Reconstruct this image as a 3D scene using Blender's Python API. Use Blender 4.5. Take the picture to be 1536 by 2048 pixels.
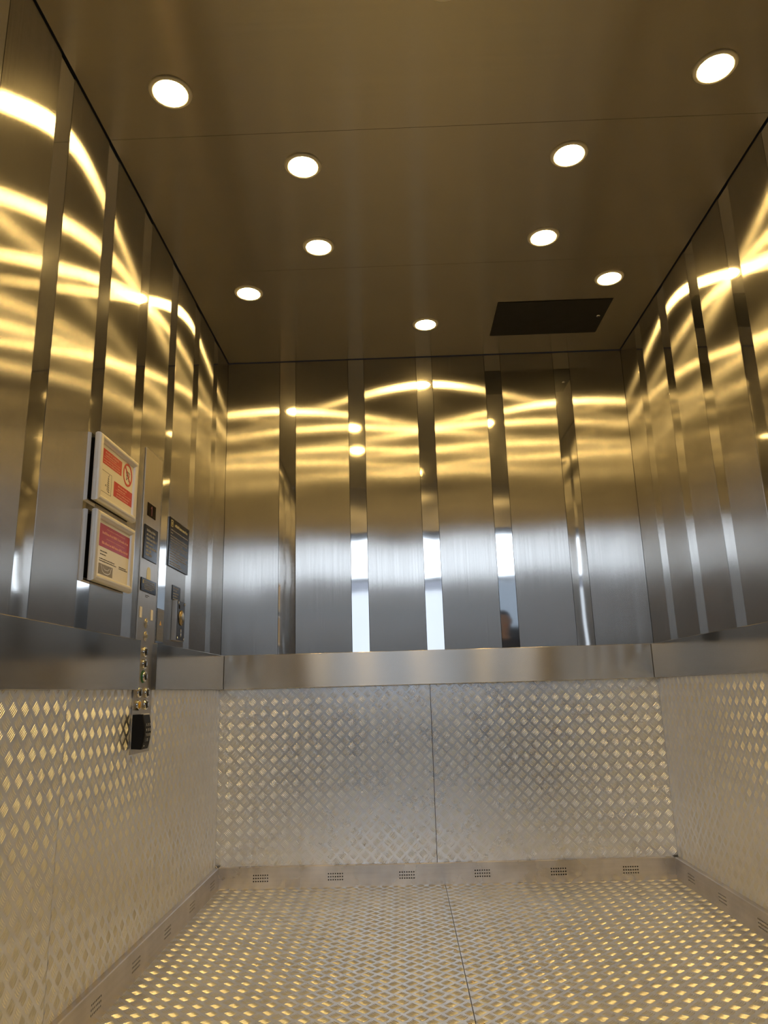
import bpy, bmesh, math, random
from mathutils import Vector, Matrix

for o in list(bpy.data.objects):
    bpy.data.objects.remove(o, do_unlink=True)
SC = bpy.context.scene
COL = SC.collection
S = 1.17                      # plan units -> metres
# room in plan units: x 0..2 (left to right), y 0 (rear wall) .. -2.4 (doorway), z 0..H
W, D, H = 2.0, 2.4, 2.4615
BT, BB, BK, OFF = 0.9884, 0.836, 0.0876, 0.021   # bumper rail top / bottom, kick strip top, projection

# ------------------------------------------------------------ camera
F_PX = 1450.68
cam_d = bpy.data.cameras.new('camera')
cam = bpy.data.objects.new('camera', cam_d)
COL.objects.link(cam)
SC.camera = cam
cam_d.sensor_fit = 'HORIZONTAL'
cam_d.sensor_width = 36.0
cam_d.lens = F_PX / 1536 * 36.0
cam_d.clip_start = 0.02
yaw, pitch, roll = -0.018234, 0.240925, -0.028013
cp, sp, cy_, sy_ = math.cos(pitch), math.sin(pitch), math.cos(yaw), math.sin(yaw)
fw = Vector((sy_ * cp, cy_ * cp, sp))
rt = Vector((cy_, -sy_, 0))
up = rt.cross(fw)
r2 = rt * math.cos(roll) + up * math.sin(roll)
u2 = -rt * math.sin(roll) + up * math.cos(roll)
M3 = Matrix((r2, u2, -fw)).transposed().to_4x4()
cam.matrix_world = Matrix.Translation(Vector((0.83916, -3.41277, 0.81392)) * S) @ M3

# ------------------------------------------------------------ look and light
SC.view_settings.view_transform = 'Standard'
SC.view_settings.look = 'None'
SC.view_settings.gamma = 1.0
SC.view_settings.use_curve_mapping = False
SC.view_settings.exposure = 0.0
SC.cycles.max_bounces = 14
SC.cycles.glossy_bounces = 12
SC.cycles.diffuse_bounces = 4
SC.cycles.sample_clamp_indirect = 3
SC.cycles.use_adaptive_sampling = False
SC.cycles.use_denoising = True
SC.cycles.denoiser = 'OPENIMAGEDENOISE'
SC.cycles.denoising_input_passes = 'RGB_ALBEDO_NORMAL'
SC.cycles.denoising_prefilter = 'ACCURATE'
SC.cycles.caustics_reflective = True
SC.cycles.blur_glossy = 0.6
LAMP_COL, LAMP_STR = (1.0, 0.655, 0.215), 122.0
SKY_STR = 0.6
WINDOW_COL, WINDOW_STR = (0.74, 0.85, 1.0), 4.0
wd = bpy.data.worlds.new('overcast_daylight')
SC.world = wd
wd.use_nodes = True
nt = wd.node_tree
bg = nt.nodes['Background']
tcw = nt.nodes.new('ShaderNodeTexCoord')
spw = nt.nodes.new('ShaderNodeSeparateXYZ')
rpw = nt.nodes.new('ShaderNodeValToRGB')
nt.links.new(tcw.outputs['Generated'], spw.inputs[0])
nt.links.new(spw.outputs['Z'], rpw.inputs[0])
rpw.color_ramp.elements[0].color = (0.62, 0.72, 0.95, 1)
rpw.color_ramp.elements[1].color = (0.72, 0.80, 1.0, 1)
nt.links.new(rpw.outputs[0], bg.inputs['Color'])
bg.inputs['Strength'].default_value = SKY_STR


# ------------------------------------------------------------ materials
MATS = {}


def new_mat(name):
    m = bpy.data.materials.new(name)
    m.use_nodes = True
    n = m.node_tree
    n.nodes.clear()
    out = n.nodes.new('ShaderNodeOutputMaterial')
    MATS[name] = m
    return m, n, out


class NG:
    """small node helper"""
    def __init__(s, nt):
        s.t = nt

    def n(s, kind, **kw):
        nd = s.t.nodes.new(kind)
        for k, v in kw.items():
            setattr(nd, k, v)
        return nd

    def set(s, sock, v):
        if hasattr(v, 'is_linked') or isinstance(v, bpy.types.NodeSocket):
            s.t.links.new(v, sock)
        else:
            sock.default_value = v

    def m(s, op, a, b=0.0, c=None):
        nd = s.n('ShaderNodeMath', operation=op)
        s.set(nd.inputs[0], a)
        s.set(nd.inputs[1], b)
        if c is not None:
            s.set(nd.inputs[2], c)
        return nd.outputs[0]

    def vm(s, op, a, b=None, scale=None):
        nd = s.n('ShaderNodeVectorMath', operation=op)
        s.set(nd.inputs[0], a)
        if b is not None:
            s.set(nd.inputs[1], b)
        if scale is not None:
            s.set(nd.inputs['Scale'], scale)
        return nd.outputs[0]


def plain(name, col, rough=0.5, metal=0.0, spec=0.5, noise=0.0, nscale=40.0, emit=None, coat=0.0, ior=1.5):
    m, t, out = new_mat(name)
    g = NG(t)
    b = g.n('ShaderNodeBsdfPrincipled')
    b.inputs['Base Color'].default_value = (*col, 1)
    b.inputs['Roughness'].default_value = rough
    b.inputs['Metallic'].default_value = metal
    b.inputs['Specular IOR Level'].default_value = spec
    b.inputs['Coat Weight'].default_value = coat
    b.inputs['IOR'].default_value = ior
    if noise > 0:
        tc = g.n('ShaderNodeTexCoord')
        nz = g.n('ShaderNodeTexNoise')
        g.set(nz.inputs['Vector'], tc.outputs['Object'])
        nz.inputs['Scale'].default_value = nscale
        nz.inputs['Detail'].default_value = 4
        mx = g.n('ShaderNodeMix', data_type='RGBA')
        g.set(mx.inputs['Factor'], nz.outputs['Fac'])
        mx.inputs['A'].default_value = (*[c * (1 - noise) for c in col], 1)
        mx.inputs['B'].default_value = (*[min(1, c * (1 + noise)) for c in col], 1)
        g.set(b.inputs['Base Color'], mx.outputs['Result'])
        g.set(b.inputs['Roughness'], g.m('MULTIPLY_ADD', nz.outputs['Fac'], 0.2, rough - 0.1))
    if emit:
        b.inputs['Emission Color'].default_value = (*emit[0], 1)
        b.inputs['Emission Strength'].default_value = emit[1]
    t.links.new(b.outputs[0], out.inputs[0])
    return m


def brushed(name, col, rough, aniso, tangent, warp, wscale=3.0, broad=0.12, broad_r=0.5,
            grain=(1, 1, 1), grain_amt=0.06, smudge=0.0, fine=0.0):
    """brushed steel: anisotropic highlight, gently buckled sheet, fine grain, handling smudges"""
    m, t, out = new_mat(name)
    g = NG(t)
    tc = g.n('ShaderNodeTexCoord')
    P = tc.outputs['Object']
    oi = g.n('ShaderNodeObjectInfo')
    wz = g.n('ShaderNodeTexNoise', noise_dimensions='4D')
    g.set(wz.inputs['Vector'], P)
    g.set(wz.inputs['W'], g.m('MULTIPLY', oi.outputs['Random'], 37.0))
    wz.inputs['Scale'].default_value = wscale
    wz.inputs['Detail'].default_value = 0.5
    geo = g.n('ShaderNodeNewGeometry')
    d = g.vm('SCALE', g.vm('SUBTRACT', wz.outputs['Color'], (0.5, 0.5, 0.5)), scale=warp)
    gm = g.n('ShaderNodeMapping')
    g.set(gm.inputs['Vector'], P)
    gm.inputs['Scale'].default_value = grain
    gz = g.n('ShaderNodeTexNoise')
    g.set(gz.inputs['Vector'], gm.outputs[0])
    gz.inputs['Scale'].default_value = 1.0
    gz.inputs['Detail'].default_value = 3
    N = g.vm('ADD', geo.outputs['Normal'], d)
    if fine > 0:
        d2 = g.vm('SCALE', g.vm('SUBTRACT', gz.outputs['Color'], (0.5, 0.5, 0.5)), scale=fine)
        N = g.vm('ADD', N, d2)
    N = g.vm('NORMALIZE', N)
    sm = g.n('ShaderNodeTexNoise')
    g.set(sm.inputs['Vector'], P)
    sm.inputs['Scale'].default_value = 6.0
    sm.inputs['Detail'].default_value = 5
    sf = g.m('SUBTRACT', sm.outputs['Fac'], 0.5)
    gf = g.m('SUBTRACT', gz.outputs['Fac'], 0.5)
    fac = g.m('ADD', g.m('MULTIPLY_ADD', gf, grain_amt * 2, 1.0), g.m('MULTIPLY', sf, smudge))
    colv = g.vm('SCALE', tuple(col), scale=fac)
    rgh = g.m('MAXIMUM', g.m('MULTIPLY_ADD', sf, smudge * 0.35, rough), 0.02)
    a = g.n('ShaderNodeBsdfAnisotropic', distribution='MULTI_GGX')
    g.set(a.inputs['Color'], colv)
    g.set(a.inputs['Roughness'], rgh)
    a.inputs['Anisotropy'].default_value = aniso
    tg = g.n('ShaderNodeCombineXYZ')
    for i in range(3):
        tg.inputs[i].default_value = tangent[i]
    g.set(a.inputs['Tangent'], tg.outputs[0])
    g.set(a.inputs['Normal'], N)
    b = g.n('ShaderNodeBsdfAnisotropic', distribution='MULTI_GGX')
    g.set(b.inputs['Color'], colv)
    b.inputs['Roughness'].default_value = broad_r
    g.set(b.inputs['Normal'], N)
    mx = g.n('ShaderNodeMixShader')
    mx.inputs[0].default_value = broad
    t.links.new(a.outputs[0], mx.inputs[1])
    t.links.new(b.outputs[0], mx.inputs[2])
    t.links.new(mx.outputs[0], out.inputs[0])
    return m


def tread(name, col=(0.91, 0.915, 0.925), rough=0.27, dirt=0.08, diffuse=0.02):
    """rolled aluminium, lightly soiled"""
    m, t, out = new_mat(name)
    g = NG(t)
    tc = g.n('ShaderNodeTexCoord')
    nz = g.n('ShaderNodeTexNoise')
    g.set(nz.inputs['Vector'], tc.outputs['Object'])
    nz.inputs['Scale'].default_value = 2.2
    nz.inputs['Detail'].default_value = 1.5
    N = g.vm('NORMALIZE', g.vm('ADD', g.n('ShaderNodeNewGeometry').outputs['Normal'], g.vm('SCALE', g.vm('SUBTRACT', nz.outputs['Color'], (0.5, 0.5, 0.5)), scale=0.03)))
    dz = g.n('ShaderNodeTexNoise')
    g.set(dz.inputs['Vector'], tc.outputs['Object'])
    dz.inputs['Scale'].default_value = 9.0
    dz.inputs['Detail'].default_value = 7
    dz.inputs['Roughness'].default_value = 0.65
    df = g.m('SUBTRACT', dz.outputs['Fac'], 0.5)
    fac = g.m('MULTIPLY_ADD', df, dirt * 2, 1.0)
    mr = g.n('ShaderNodeMapRange')
    g.set(mr.inputs['Value'], dz.outputs['Fac'])
    mr.inputs['From Min'].default_value = 0.68
    mr.inputs['From Max'].default_value = 0.78
    mr.inputs['To Max'].default_value = min(1.0, dirt * 3)
    cm = g.n('ShaderNodeMix', data_type='RGBA')
    g.set(cm.inputs['Factor'], mr.outputs[0])
    g.set(cm.inputs['A'], g.vm('SCALE', tuple(col), scale=fac))
    cm.inputs['B'].default_value = (0.22, 0.17, 0.11, 1)
    a = g.n('ShaderNodeBsdfAnisotropic', distribution='MULTI_GGX')
    g.set(a.inputs['Color'], cm.outputs['Result'])
    g.set(a.inputs['Roughness'], g.m('MULTIPLY_ADD', df, 0.12, rough))
    g.set(a.inputs['Normal'], N)
    b = g.n('ShaderNodeBsdfDiffuse')
    g.set(b.inputs['Color'], cm.outputs['Result'])
    g.set(b.inputs['Normal'], N)
    mx = g.n('ShaderNodeMixShader')
    mx.inputs[0].default_value = diffuse
    t.links.new(a.outputs[0], mx.inputs[1])
    t.links.new(b.outputs[0], mx.inputs[2])
    t.links.new(mx.outputs[0], out.inputs[0])
    return m


STEEL = (0.64, 0.615, 0.575)
ZV = (0, 0, 1)
brushed('panel_steel', (0.61, 0.59, 0.555), 0.25, 0.83, ZV, 0.019, 2.0, broad=0.045, broad_r=0.42,
        grain=(130, 130, 1.5), grain_amt=0.16, smudge=0.16)
brushed('mirror_strip_steel', (0.80, 0.79, 0.77), 0.045, 0.0, ZV, 0.012, 5.0, broad=0.05, broad_r=0.3,
        grain=(60, 60, 3), grain_amt=0.04, smudge=0.10)
brushed('rail_steel_x', STEEL, 0.24, 0.72, (1, 0, 0), 0.02, 3.0, broad=0.15, broad_r=0.45,
        grain=(2, 120, 160), grain_amt=0.06, smudge=0.08)
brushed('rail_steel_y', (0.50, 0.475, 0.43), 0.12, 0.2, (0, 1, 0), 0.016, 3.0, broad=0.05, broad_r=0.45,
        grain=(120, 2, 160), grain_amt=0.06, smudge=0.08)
brushed('kick_steel_x', (0.64, 0.60, 0.56), 0.28, 0.3, (1, 0, 0), 0.09, 9.0, broad=0.1, broad_r=0.5,
        grain=(3, 90, 90), grain_amt=0.08, smudge=1.0)
brushed('kick_steel_y', (0.62, 0.58, 0.54), 0.36, 0.3, (0, 1, 0), 0.03, 6.0, broad=0.2, broad_r=0.5,
        grain=(90, 3, 90), grain_amt=0.08, smudge=0.6)
brushed('ceiling_steel', (0.47, 0.43, 0.345), 0.25, 0.72, (1, 0, 0), 0.004, 1.2, broad=0.05, broad_r=0.5,
        grain=(2, 120, 120), grain_amt=0.05, smudge=0.04)
brushed('control_plate_steel', (0.62, 0.59, 0.55), 0.30, 0.4, ZV, 0.01, 3.0, broad=0.25, broad_r=0.5,
        grain=(120, 120, 3), grain_amt=0.06, smudge=0.10)
brushed('front_steel', (0.20, 0.195, 0.19), 0.26, 0.5, ZV, 0.01, 2.0, broad=0.3, broad_r=0.5,
        grain=(130, 130, 1.5), grain_amt=0.1, smudge=0.1)
tread('tread_plate_wall', rough=0.31)
tread('tread_plate_rear', rough=0.28)
tread('tread_plate_floor', col=(0.87, 0.87, 0.865), rough=0.31, dirt=0.20)
plain('gap_dark', (0.012, 0.010, 0.008), 0.8)
plain('hatch_metal', (0.032, 0.030, 0.026), 0.45, 0.5, noise=0.1, nscale=15)  # dark reflection in the hatch's brushed steel, put into the base colour
plain('lamp_bezel', (0.86, 0.82, 0.74), 0.35, 0.0)
plain('lamp_diffuser', (0.9, 0.9, 0.9), 0.4, emit=(LAMP_COL, LAMP_STR))
plain('frame_silver', (0.84, 0.82, 0.79), 0.45, 0.55)
plain('paper_white', (0.80, 0.76, 0.68), 0.4, coat=0.15, noise=0.02, nscale=8)
plain('print_red', (0.56, 0.035, 0.03), 0.4, coat=0.3)
plain('print_crimson', (0.40, 0.02, 0.05), 0.4, coat=0.2)
plain('print_pink', (0.80, 0.36, 0.30), 0.4)
plain('print_dark', (0.06, 0.05, 0.045), 0.5)
plain('print_grey', (0.26, 0.24, 0.23), 0.5, noise=0.4, nscale=60)
plain('plate_black', (0.010, 0.010, 0.012), 0.14, 0.0, ior=1.22)
plain('plate_text', (0.30, 0.30, 0.29), 0.45)
plain('plate_yellow', (0.42, 0.38, 0.16), 0.4)
plain('box_black', (0.012, 0.012, 0.014), 0.38)
plain('plastic_black_matt', (0.006, 0.006, 0.007), 0.55, spec=0.25)
plain('chrome', (0.85, 0.84, 0.82), 0.12, 1.0)
plain('satin_metal', (0.55, 0.53, 0.50), 0.32, 1.0, noise=0.05)
plain('brass', (0.78, 0.56, 0.22), 0.22, 1.0)
plain('dull_brass', (0.50, 0.41, 0.26), 0.34, 1.0)
plain('window_cream', (0.72, 0.71, 0.52), 0.4)
plain('alarm_yellow', (0.75, 0.42, 0.03), 0.35)
plain('green_ring', (0.02, 0.16, 0.05), 0.35)
plain('display_glass', (0.004, 0.001, 0.001), 0.06, ior=1.15)
plain('display_digit', (0.10, 0.0, 0.0), 0.4, emit=((1.0, 0.01, 0.01), 0.02))
plain('sticker_film', (0.17, 0.17, 0.165), 0.35, 0.3)
plain('concrete_floor', (0.05, 0.049, 0.047), 0.7, noise=0.15, nscale=5)
plain('landing_wall_paint', (0.40, 0.41, 0.42), 0.7, noise=0.04, nscale=3)
plain('landing_wall_dim', (0.16, 0.158, 0.15), 0.8, noise=0.05, nscale=3)
plain('daylight_glass', (0.8, 0.8, 0.8), 0.3, emit=(WINDOW_COL, WINDOW_STR))
plain('blue_glow_pane', (0.6, 0.7, 0.8), 0.4, emit=((0.62, 0.78, 1.0), 0.42))
plain('shaded_window_glass', (0.8, 0.8, 0.8), 0.3, emit=(WINDOW_COL, 1.4))
plain('white_key', (0.75, 0.75, 0.72), 0.5)


# ------------------------------------------------------------ mesh helpers
class MB:
    def __init__(s):
        s.v = []
        s.f = []
        s.sm = []

    def add(s, vs, fs, smooth=False):
        k = len(s.v)
        s.v += [tuple(p) for p in vs]
        s.f += [tuple(i + k for i in f) for f in fs]
        s.sm += [smooth] * len(fs)
        return s

    def box(s, x0, x1, y0, y1, z0, z1):
        x0, x1 = sorted((x0, x1)); y0, y1 = sorted((y0, y1)); z0, z1 = sorted((z0, z1))
        v = [(x0, y0, z0), (x1, y0, z0), (x1, y1, z0), (x0, y1, z0), (x0, y0, z1), (x1, y0, z1), (x1, y1, z1), (x0, y1, z1)]
        return s.add(v, [(0, 3, 2, 1), (4, 5, 6, 7), (0, 1, 5, 4), (1, 2, 6, 5), (2, 3, 7, 6), (3, 0, 4, 7)])

    def bbox(s, x0, x1, y0, y1, z0, z1, c):
        """box with chamfered edges"""
        bm = bmesh.new()
        bmesh.ops.create_cube(bm, size=1)
        for v in bm.verts:
            v.co = Vector(((x0 + x1) / 2 + v.co.x * abs(x1 - x0), (y0 + y1) / 2 + v.co.y * abs(y1 - y0), (z0 + z1) / 2 + v.co.z * abs(z1 - z0)))
        bmesh.ops.bevel(bm, geom=bm.edges[:], offset=c, segments=2, profile=0.5, affect='EDGES')
        bm.verts.ensure_lookup_table()
        s.add([v.co[:] for v in bm.verts], [[v.index for v in f.verts] for f in bm.faces])
        bm.free()
        return s

    def lathe(s, c, axis, prof, seg=32, sy=1.0, smooth=True):
        """prof: (radius, height) list along axis from point c"""
        ax = Vector(axis).normalized()
        a = Vector((0, 0, 1)) if abs(ax.z) < 0.5 else Vector((1, 0, 0))
        e1 = a.cross(ax).normalized()
        e2 = ax.cross(e1)
        vs, fs = [], []
        c = Vector(c)
        for r, h in prof:
            for i in range(seg):
                t = 2 * math.pi * i / seg
                vs.append(c + ax * h + e1 * (r * math.cos(t)) + e2 * (r * sy * math.sin(t)))
        for j in range(len(prof) - 1):
            for i in range(seg):
                i2 = (i + 1) % seg
                fs.append((j * seg + i, j * seg + i2, (j + 1) * seg + i2, (j + 1) * seg + i))
        fs.append(tuple(reversed(range(seg))))
        fs.append(tuple((len(prof) - 1) * seg + i for i in range(seg)))
        s.add(vs, fs, smooth)
        s.sm[-1] = s.sm[-2] = False
        return s

    def ring(s, c, axis, r0, r1, h, seg=40):
        """flat ring of height h"""
        ax = Vector(axis).normalized()
        a = Vector((0, 0, 1)) if abs(ax.z) < 0.5 else Vector((1, 0, 0))
        e1 = a.cross(ax).normalized()
        e2 = ax.cross(e1)
        c = Vector(c)
        prof = [(r0, 0), (r0, h * .7), (r0 + (r1 - r0) * .25, h), (r0 + (r1 - r0) * .7, h * .85), (r1, 0)]
        n = len(prof)
        vs, fs = [], []
        for r, hh in prof:
            for i in range(seg):
                t = 2 * math.pi * i / seg
                vs.append(c + ax * hh + e1 * (r * math.cos(t)) + e2 * (r * math.sin(t)))
        for j in range(n):
            j2 = (j + 1) % n
            for i in range(seg):
                i2 = (i + 1) % seg
                fs.append((j * seg + i, j * seg + i2, j2 * seg + i2, j2 * seg + i))
        return s.add(vs, fs, True)


def tagit(o, label=None, cat=None, group=None, kind=None):
    if label: o['label'] = label
    if cat: o['category'] = cat
    if group: o['group'] = group
    if kind: o['kind'] = kind
    return o


def wloc(o):
    return Vector(o['_w']) if '_w' in o else Vector((0, 0, 0))


ORIG = {}


def part(name, mb, mat, parent=None, origin=None, label=None):
    """link the builder as one mesh object; vertices are given in plan units, world space"""
    po = ORIG[parent.name] if parent else Vector((0, 0, 0))
    og = Vector(origin) if origin is not None else po.copy()
    me = bpy.data.meshes.new(name)
    me.from_pydata([(Vector(v) - og) * S for v in mb.v], [], mb.f)
    me.polygons.foreach_set('use_smooth', mb.sm)
    bm = bmesh.new()
    bm.from_mesh(me)
    bmesh.ops.recalc_face_normals(bm, faces=bm.faces)
    bm.to_mesh(me)
    bm.free()
    me.materials.append(MATS[mat])
    me.update()
    o = bpy.data.objects.new(name, me)
    COL.objects.link(o)
    o.location = (og - po) * S
    if parent:
        o.parent = parent
    ORIG[o.name] = og
    if label: o['label'] = label
    return o


def thing(name, label, cat, loc, group=None, kind=None):
    o = bpy.data.objects.new(name, None)
    o.empty_display_size = 0.05
    COL.objects.link(o)
    o.location = Vector(loc) * S
    ORIG[o.name] = Vector(loc)
    return tagit(o, label, cat, group, kind)


def tread_part(mb, mat, parent, plane, fixed, nrm, u0, u1, v0, v1, phase, pitch=0.0502):
    """five-bar tread sheet: the flat sheet in mb plus its raised lens-shaped bars as real relief.
    plane: the two in-sheet axes as indices; nrm: sign of the face normal on the third axis"""
    import numpy as np
    o = part('tread_plate', mb, mat, parent)
    me = o.data
    og = ORIG[o.name]
    third = 3 - plane[0] - plane[1]
    c = pitch * 0.7071
    hw, hl, ht = 0.058 * c, 0.425 * c, (0.0018 if plane == (0, 2) else 0.00135)
    st = [-1, -0.62, 0.0, 0.62, 1]
    tmpl = []                                  # (along, across, height)
    for s_ in st[1:4]:
        w_ = (1 - s_ * s_) ** 0.5 if s_ else 1.0
        for k_, h_ in ((-1, 0), (-0.55, .78), (0, 1), (0.55, .78), (1, 0)):
            tmpl.append((s_ * hl, k_ * hw * (0.35 + 0.65 * w_), h_ * ht * (0.6 + 0.4 * w_)))
    tmpl += [(-hl, 0, 0), (hl, 0, 0)]
    tf = []
    for a in range(2):
        for k_ in range(4):
            tf.append((a * 5 + k_, a * 5 + k_ + 1, (a + 1) * 5 + k_ + 1, (a + 1) * 5 + k_))
    tri = [(15, k_ + 1, k_) for k_ in range(4)] + [(16, 10 + k_, 10 + k_ + 1) for k_ in range(4)]
    tmpl = np.array(tmpl)
    C_ = []
    i0, i1 = int((u0 - phase[0]) / pitch) - 2, int((u1 - phase[0]) / pitch) + 2
    j0, j1 = int((v0 - phase[1]) / pitch) - 2, int((v1 - phase[1]) / pitch) + 2
    for kind in (0, 1):
        for i in range(i0, i1 + 1):
            for j in range(j0, j1 + 1):
                cu = phase[0] + (i + .5 * kind) * pitch
                cv = phase[1] + (j + .5 * kind) * pitch
                for b in range(-2, 3):
                    # kind 0: bars along (1,1); kind 1: bars along (1,-1)
                    ax = (0.7071, 0.7071) if kind == 0 else (0.7071, -0.7071)
                    px = (-ax[1], ax[0])
                    of = b * 0.160 * c
                    bu, bv = cu + px[0] * of, cv + px[1] * of
                    if u0 < bu < u1 and v0 < bv < v1:
                        C_.append((bu, bv, ax[0], ax[1]))
    C_ = np.array(C_)
    n = len(C_)
    al, ac, hh = tmpl[:, 0], tmpl[:, 1], tmpl[:, 2]
    bow = 0.06 * (al / hl) ** 2 * c
    U = C_[:, 0:1] + C_[:, 2:3] * al - C_[:, 3:4] * (ac + bow)
    V = C_[:, 1:2] + C_[:, 3:4] * al + C_[:, 2:3] * (ac + bow)
    U = np.clip(U, u0, u1)
    V = np.clip(V, v0, v1)
    P = np.zeros((n, len(tmpl), 3))
    P[:, :, plane[0]] = U
    P[:, :, plane[1]] = V
    P[:, :, third] = fixed + nrm * (hh - 0.00002)
    P = (P - np.array(og)) * S
    base_v = np.array([v.co[:] for v in me.vertices])
    base_f = [tuple(p.vertices) for p in me.polygons]
    nb = len(base_v)
    # winding so that normals leave the sheet
    e = [np.zeros(3), np.zeros(3)]
    e[0][plane[0]] = 1
    e[1][plane[1]] = 1
    flip = np.cross(e[0], e[1])[third] * nrm > 0
    Q = np.array(tf) if not flip else np.array(tf)[:, ::-1]
    T = np.array(tri) if not flip else np.array(tri)[:, ::-1]
    offs = nb + np.arange(n)[:, None, None] * len(tmpl)
    qa = (Q[None] + offs).reshape(-1, 4)
    ta = (T[None] + offs).reshape(-1, 3)
    m2 = bpy.data.meshes.new('tread_plate')
    allv = np.concatenate([base_v, P.reshape(-1, 3)])
    bl = [i for f in base_f for i in f]
    loops = np.concatenate([np.array(bl), qa.ravel(), ta.ravel()]).astype(np.int32)
    sizes = [len(f) for f in base_f] + [4] * len(qa) + [3] * len(ta)
    starts = np.concatenate([[0], np.cumsum(sizes)[:-1]]).astype(np.int32)
    m2.vertices.add(len(allv))
    m2.vertices.foreach_set('co', allv.ravel().astype(np.float32))
    m2.loops.add(len(loops))
    m2.loops.foreach_set('vertex_index', loops)
    m2.polygons.add(len(sizes))
    m2.polygons.foreach_set('loop_start', starts)
    m2.polygons.foreach_set('use_smooth', np.array([False] * len(base_f) + [True] * (len(qa) + len(ta))))
    m2.update(calc_edges=True)
    m2.validate()
    m2.materials.append(MATS[mat])
    o.data = m2
    return o


def struct(name, mb, mat, parent=None, label=None, origin=None):
    o = part(name, mb, mat, parent, origin)
    if parent is None:
        o['kind'] = 'structure'
    if label: o['label'] = label
    return o


def holes_plate(mb, axis, fixed, depth, u0, u1, z0, z1, vents, cols=7, rows=3, vw=0.060, vh=0.026, r=0.0031):
    """sheet facing the room with perforated vents. axis 'x': sheet spans x at y=fixed ; 'y': spans y at x=fixed.
    depth: signed direction into the wall"""
    def P(u, z, d=0.0):
        return (u, fixed + depth * d, z) if axis == 'x' else (fixed + depth * d, u, z)
    us = [u0]
    zc = 0.0425
    for c in vents:
        us += [c - vw / 2 - .005, c + vw / 2 + .005]
    us.append(u1)
    zl, zh = zc - vh / 2 - .005, zc + vh / 2 + .005
    for i in range(len(us) - 1):
        a, b = us[i], us[i + 1]
        if i % 2 == 0:
            mb.add([P(a, z0), P(b, z0), P(b, z1), P(a, z1)], [(0, 1, 2, 3)])
            continue
        mb.add([P(a, z0), P(b, z0), P(b, zl), P(a, zl)], [(0, 1, 2, 3)])
        mb.add([P(a, zh), P(b, zh), P(b, z1), P(a, z1)], [(0, 1, 2, 3)])
        for ci in range(cols):
            for ri in range(rows):
                ca, cb = a + (b - a) * ci / cols, a + (b - a) * (ci + 1) / cols
                za, zb = zl + (zh - zl) * ri / rows, zl + (zh - zl) * (ri + 1) / rows
                cu, cz = (ca + cb) / 2, (za + zb) / 2
                sq = [(ca, za), (cu, za), (cb, za), (cb, cz), (cb, zb), (cu, zb), (ca, zb), (ca, cz)]
                oc = [(cu + r * math.cos(t), cz + r * math.sin(t)) for t in [math.radians(225 + 45 * k) for k in range(8)]]
                vs = [P(*p) for p in sq] + [P(*p) for p in oc] + [P(p[0], p[1], 0.004) for p in oc]
                fs = []
                for k in range(8):
                    k2 = (k + 1) % 8
                    fs.append((k, k2, 8 + k2, 8 + k))
                    fs.append((8 + k, 8 + k2, 16 + k2, 16 + k))
                mb.add(vs, fs)


# ------------------------------------------------------------ shell: floor and ceiling
G = 0.0012   # half of a joint between sheets
floor = struct('floor', MB().box(-0.05, W + 0.05, -D, 0.05, -0.04, -0.006), 'gap_dark')
tread_part(MB().box(0.0, 0.995 - G, -D, 0, -0.006, 0), 'tread_plate_floor', floor, (0, 1), 0.0, 1, 0.0, 0.995 - G, -D, -.018, (0.009, -0.003))
tread_part(MB().box(0.995 + G, W, -D, 0, -0.006, 0), 'tread_plate_floor', floor, (0, 1), 0.0, 1, 0.995 + G, W, -D, -.018, (0.031, -0.003))
for ys in (-0.06, -0.324, -0.57, -0.817, -1.081, -1.345, -1.61, -1.87, -2.13):
    for xs in (0.981, 1.0125):
        part('floor_screw', MB().lathe((xs, ys, -0.001), (0, 0, 1), [(0.0055, 0), (0.0055, 0.0015), (0.004, 0.0022), (0.0015, 0.0022), (0.001, 0.0012)], 12), 'brass', floor)

ceiling = struct('ceiling', MB().box(-0.05, W + 0.05, -D, 0.05, H + 0.010, H + 0.04), 'gap_dark')
e = 0.005
for a, b in ((-D, -1.56), (-1.56, -0.827), (-0.827, -e)):
    part('ceiling_panel', MB().box(e, W - e, a + 0.0007, b - 0.0007, H, H + 0.009), 'ceiling_steel', ceiling)

# ------------------------------------------------------------ walls
PW = 0.26598
SW = (W - 6 * PW) / 5
Z0, Z1 = BT - 0.02, H - 0.004
wall_back = struct('wall_back', MB().box(-0.05, W + 0.05, 0.006, 0.04, 0, H), 'gap_dark')
x = 0.0
for i in range(6):
    part('wall_panel', MB().box(x + G, x + PW - G, 0.0, 0.005, Z0, Z1), 'panel_steel', wall_back)
    if i < 5:
        part('mirror_strip', MB().box(x + PW + G * .5, x + PW + SW - G * .5, 0.0005, 0.005, Z0, Z1), 'mirror_strip_steel', wall_back)
    x += PW + SW
tread_part(MB().box(0.0, 0.965 - G, 0.0, 0.005, 0, BT), 'tread_plate_rear', wall_back, (0, 2), 0.0, -1, 0.0, 0.965 - G, BK - .01, BB + .01, (0.026, 0.800))
tread_part(MB().box(0.965 + G, W, 0.0, 0.005, 0, BT), 'tread_plate_rear', wall_back, (0, 2), 0.0, -1, 0.965 + G, W, BK - .01, BB + .01, (0.978, 0.812))

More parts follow.
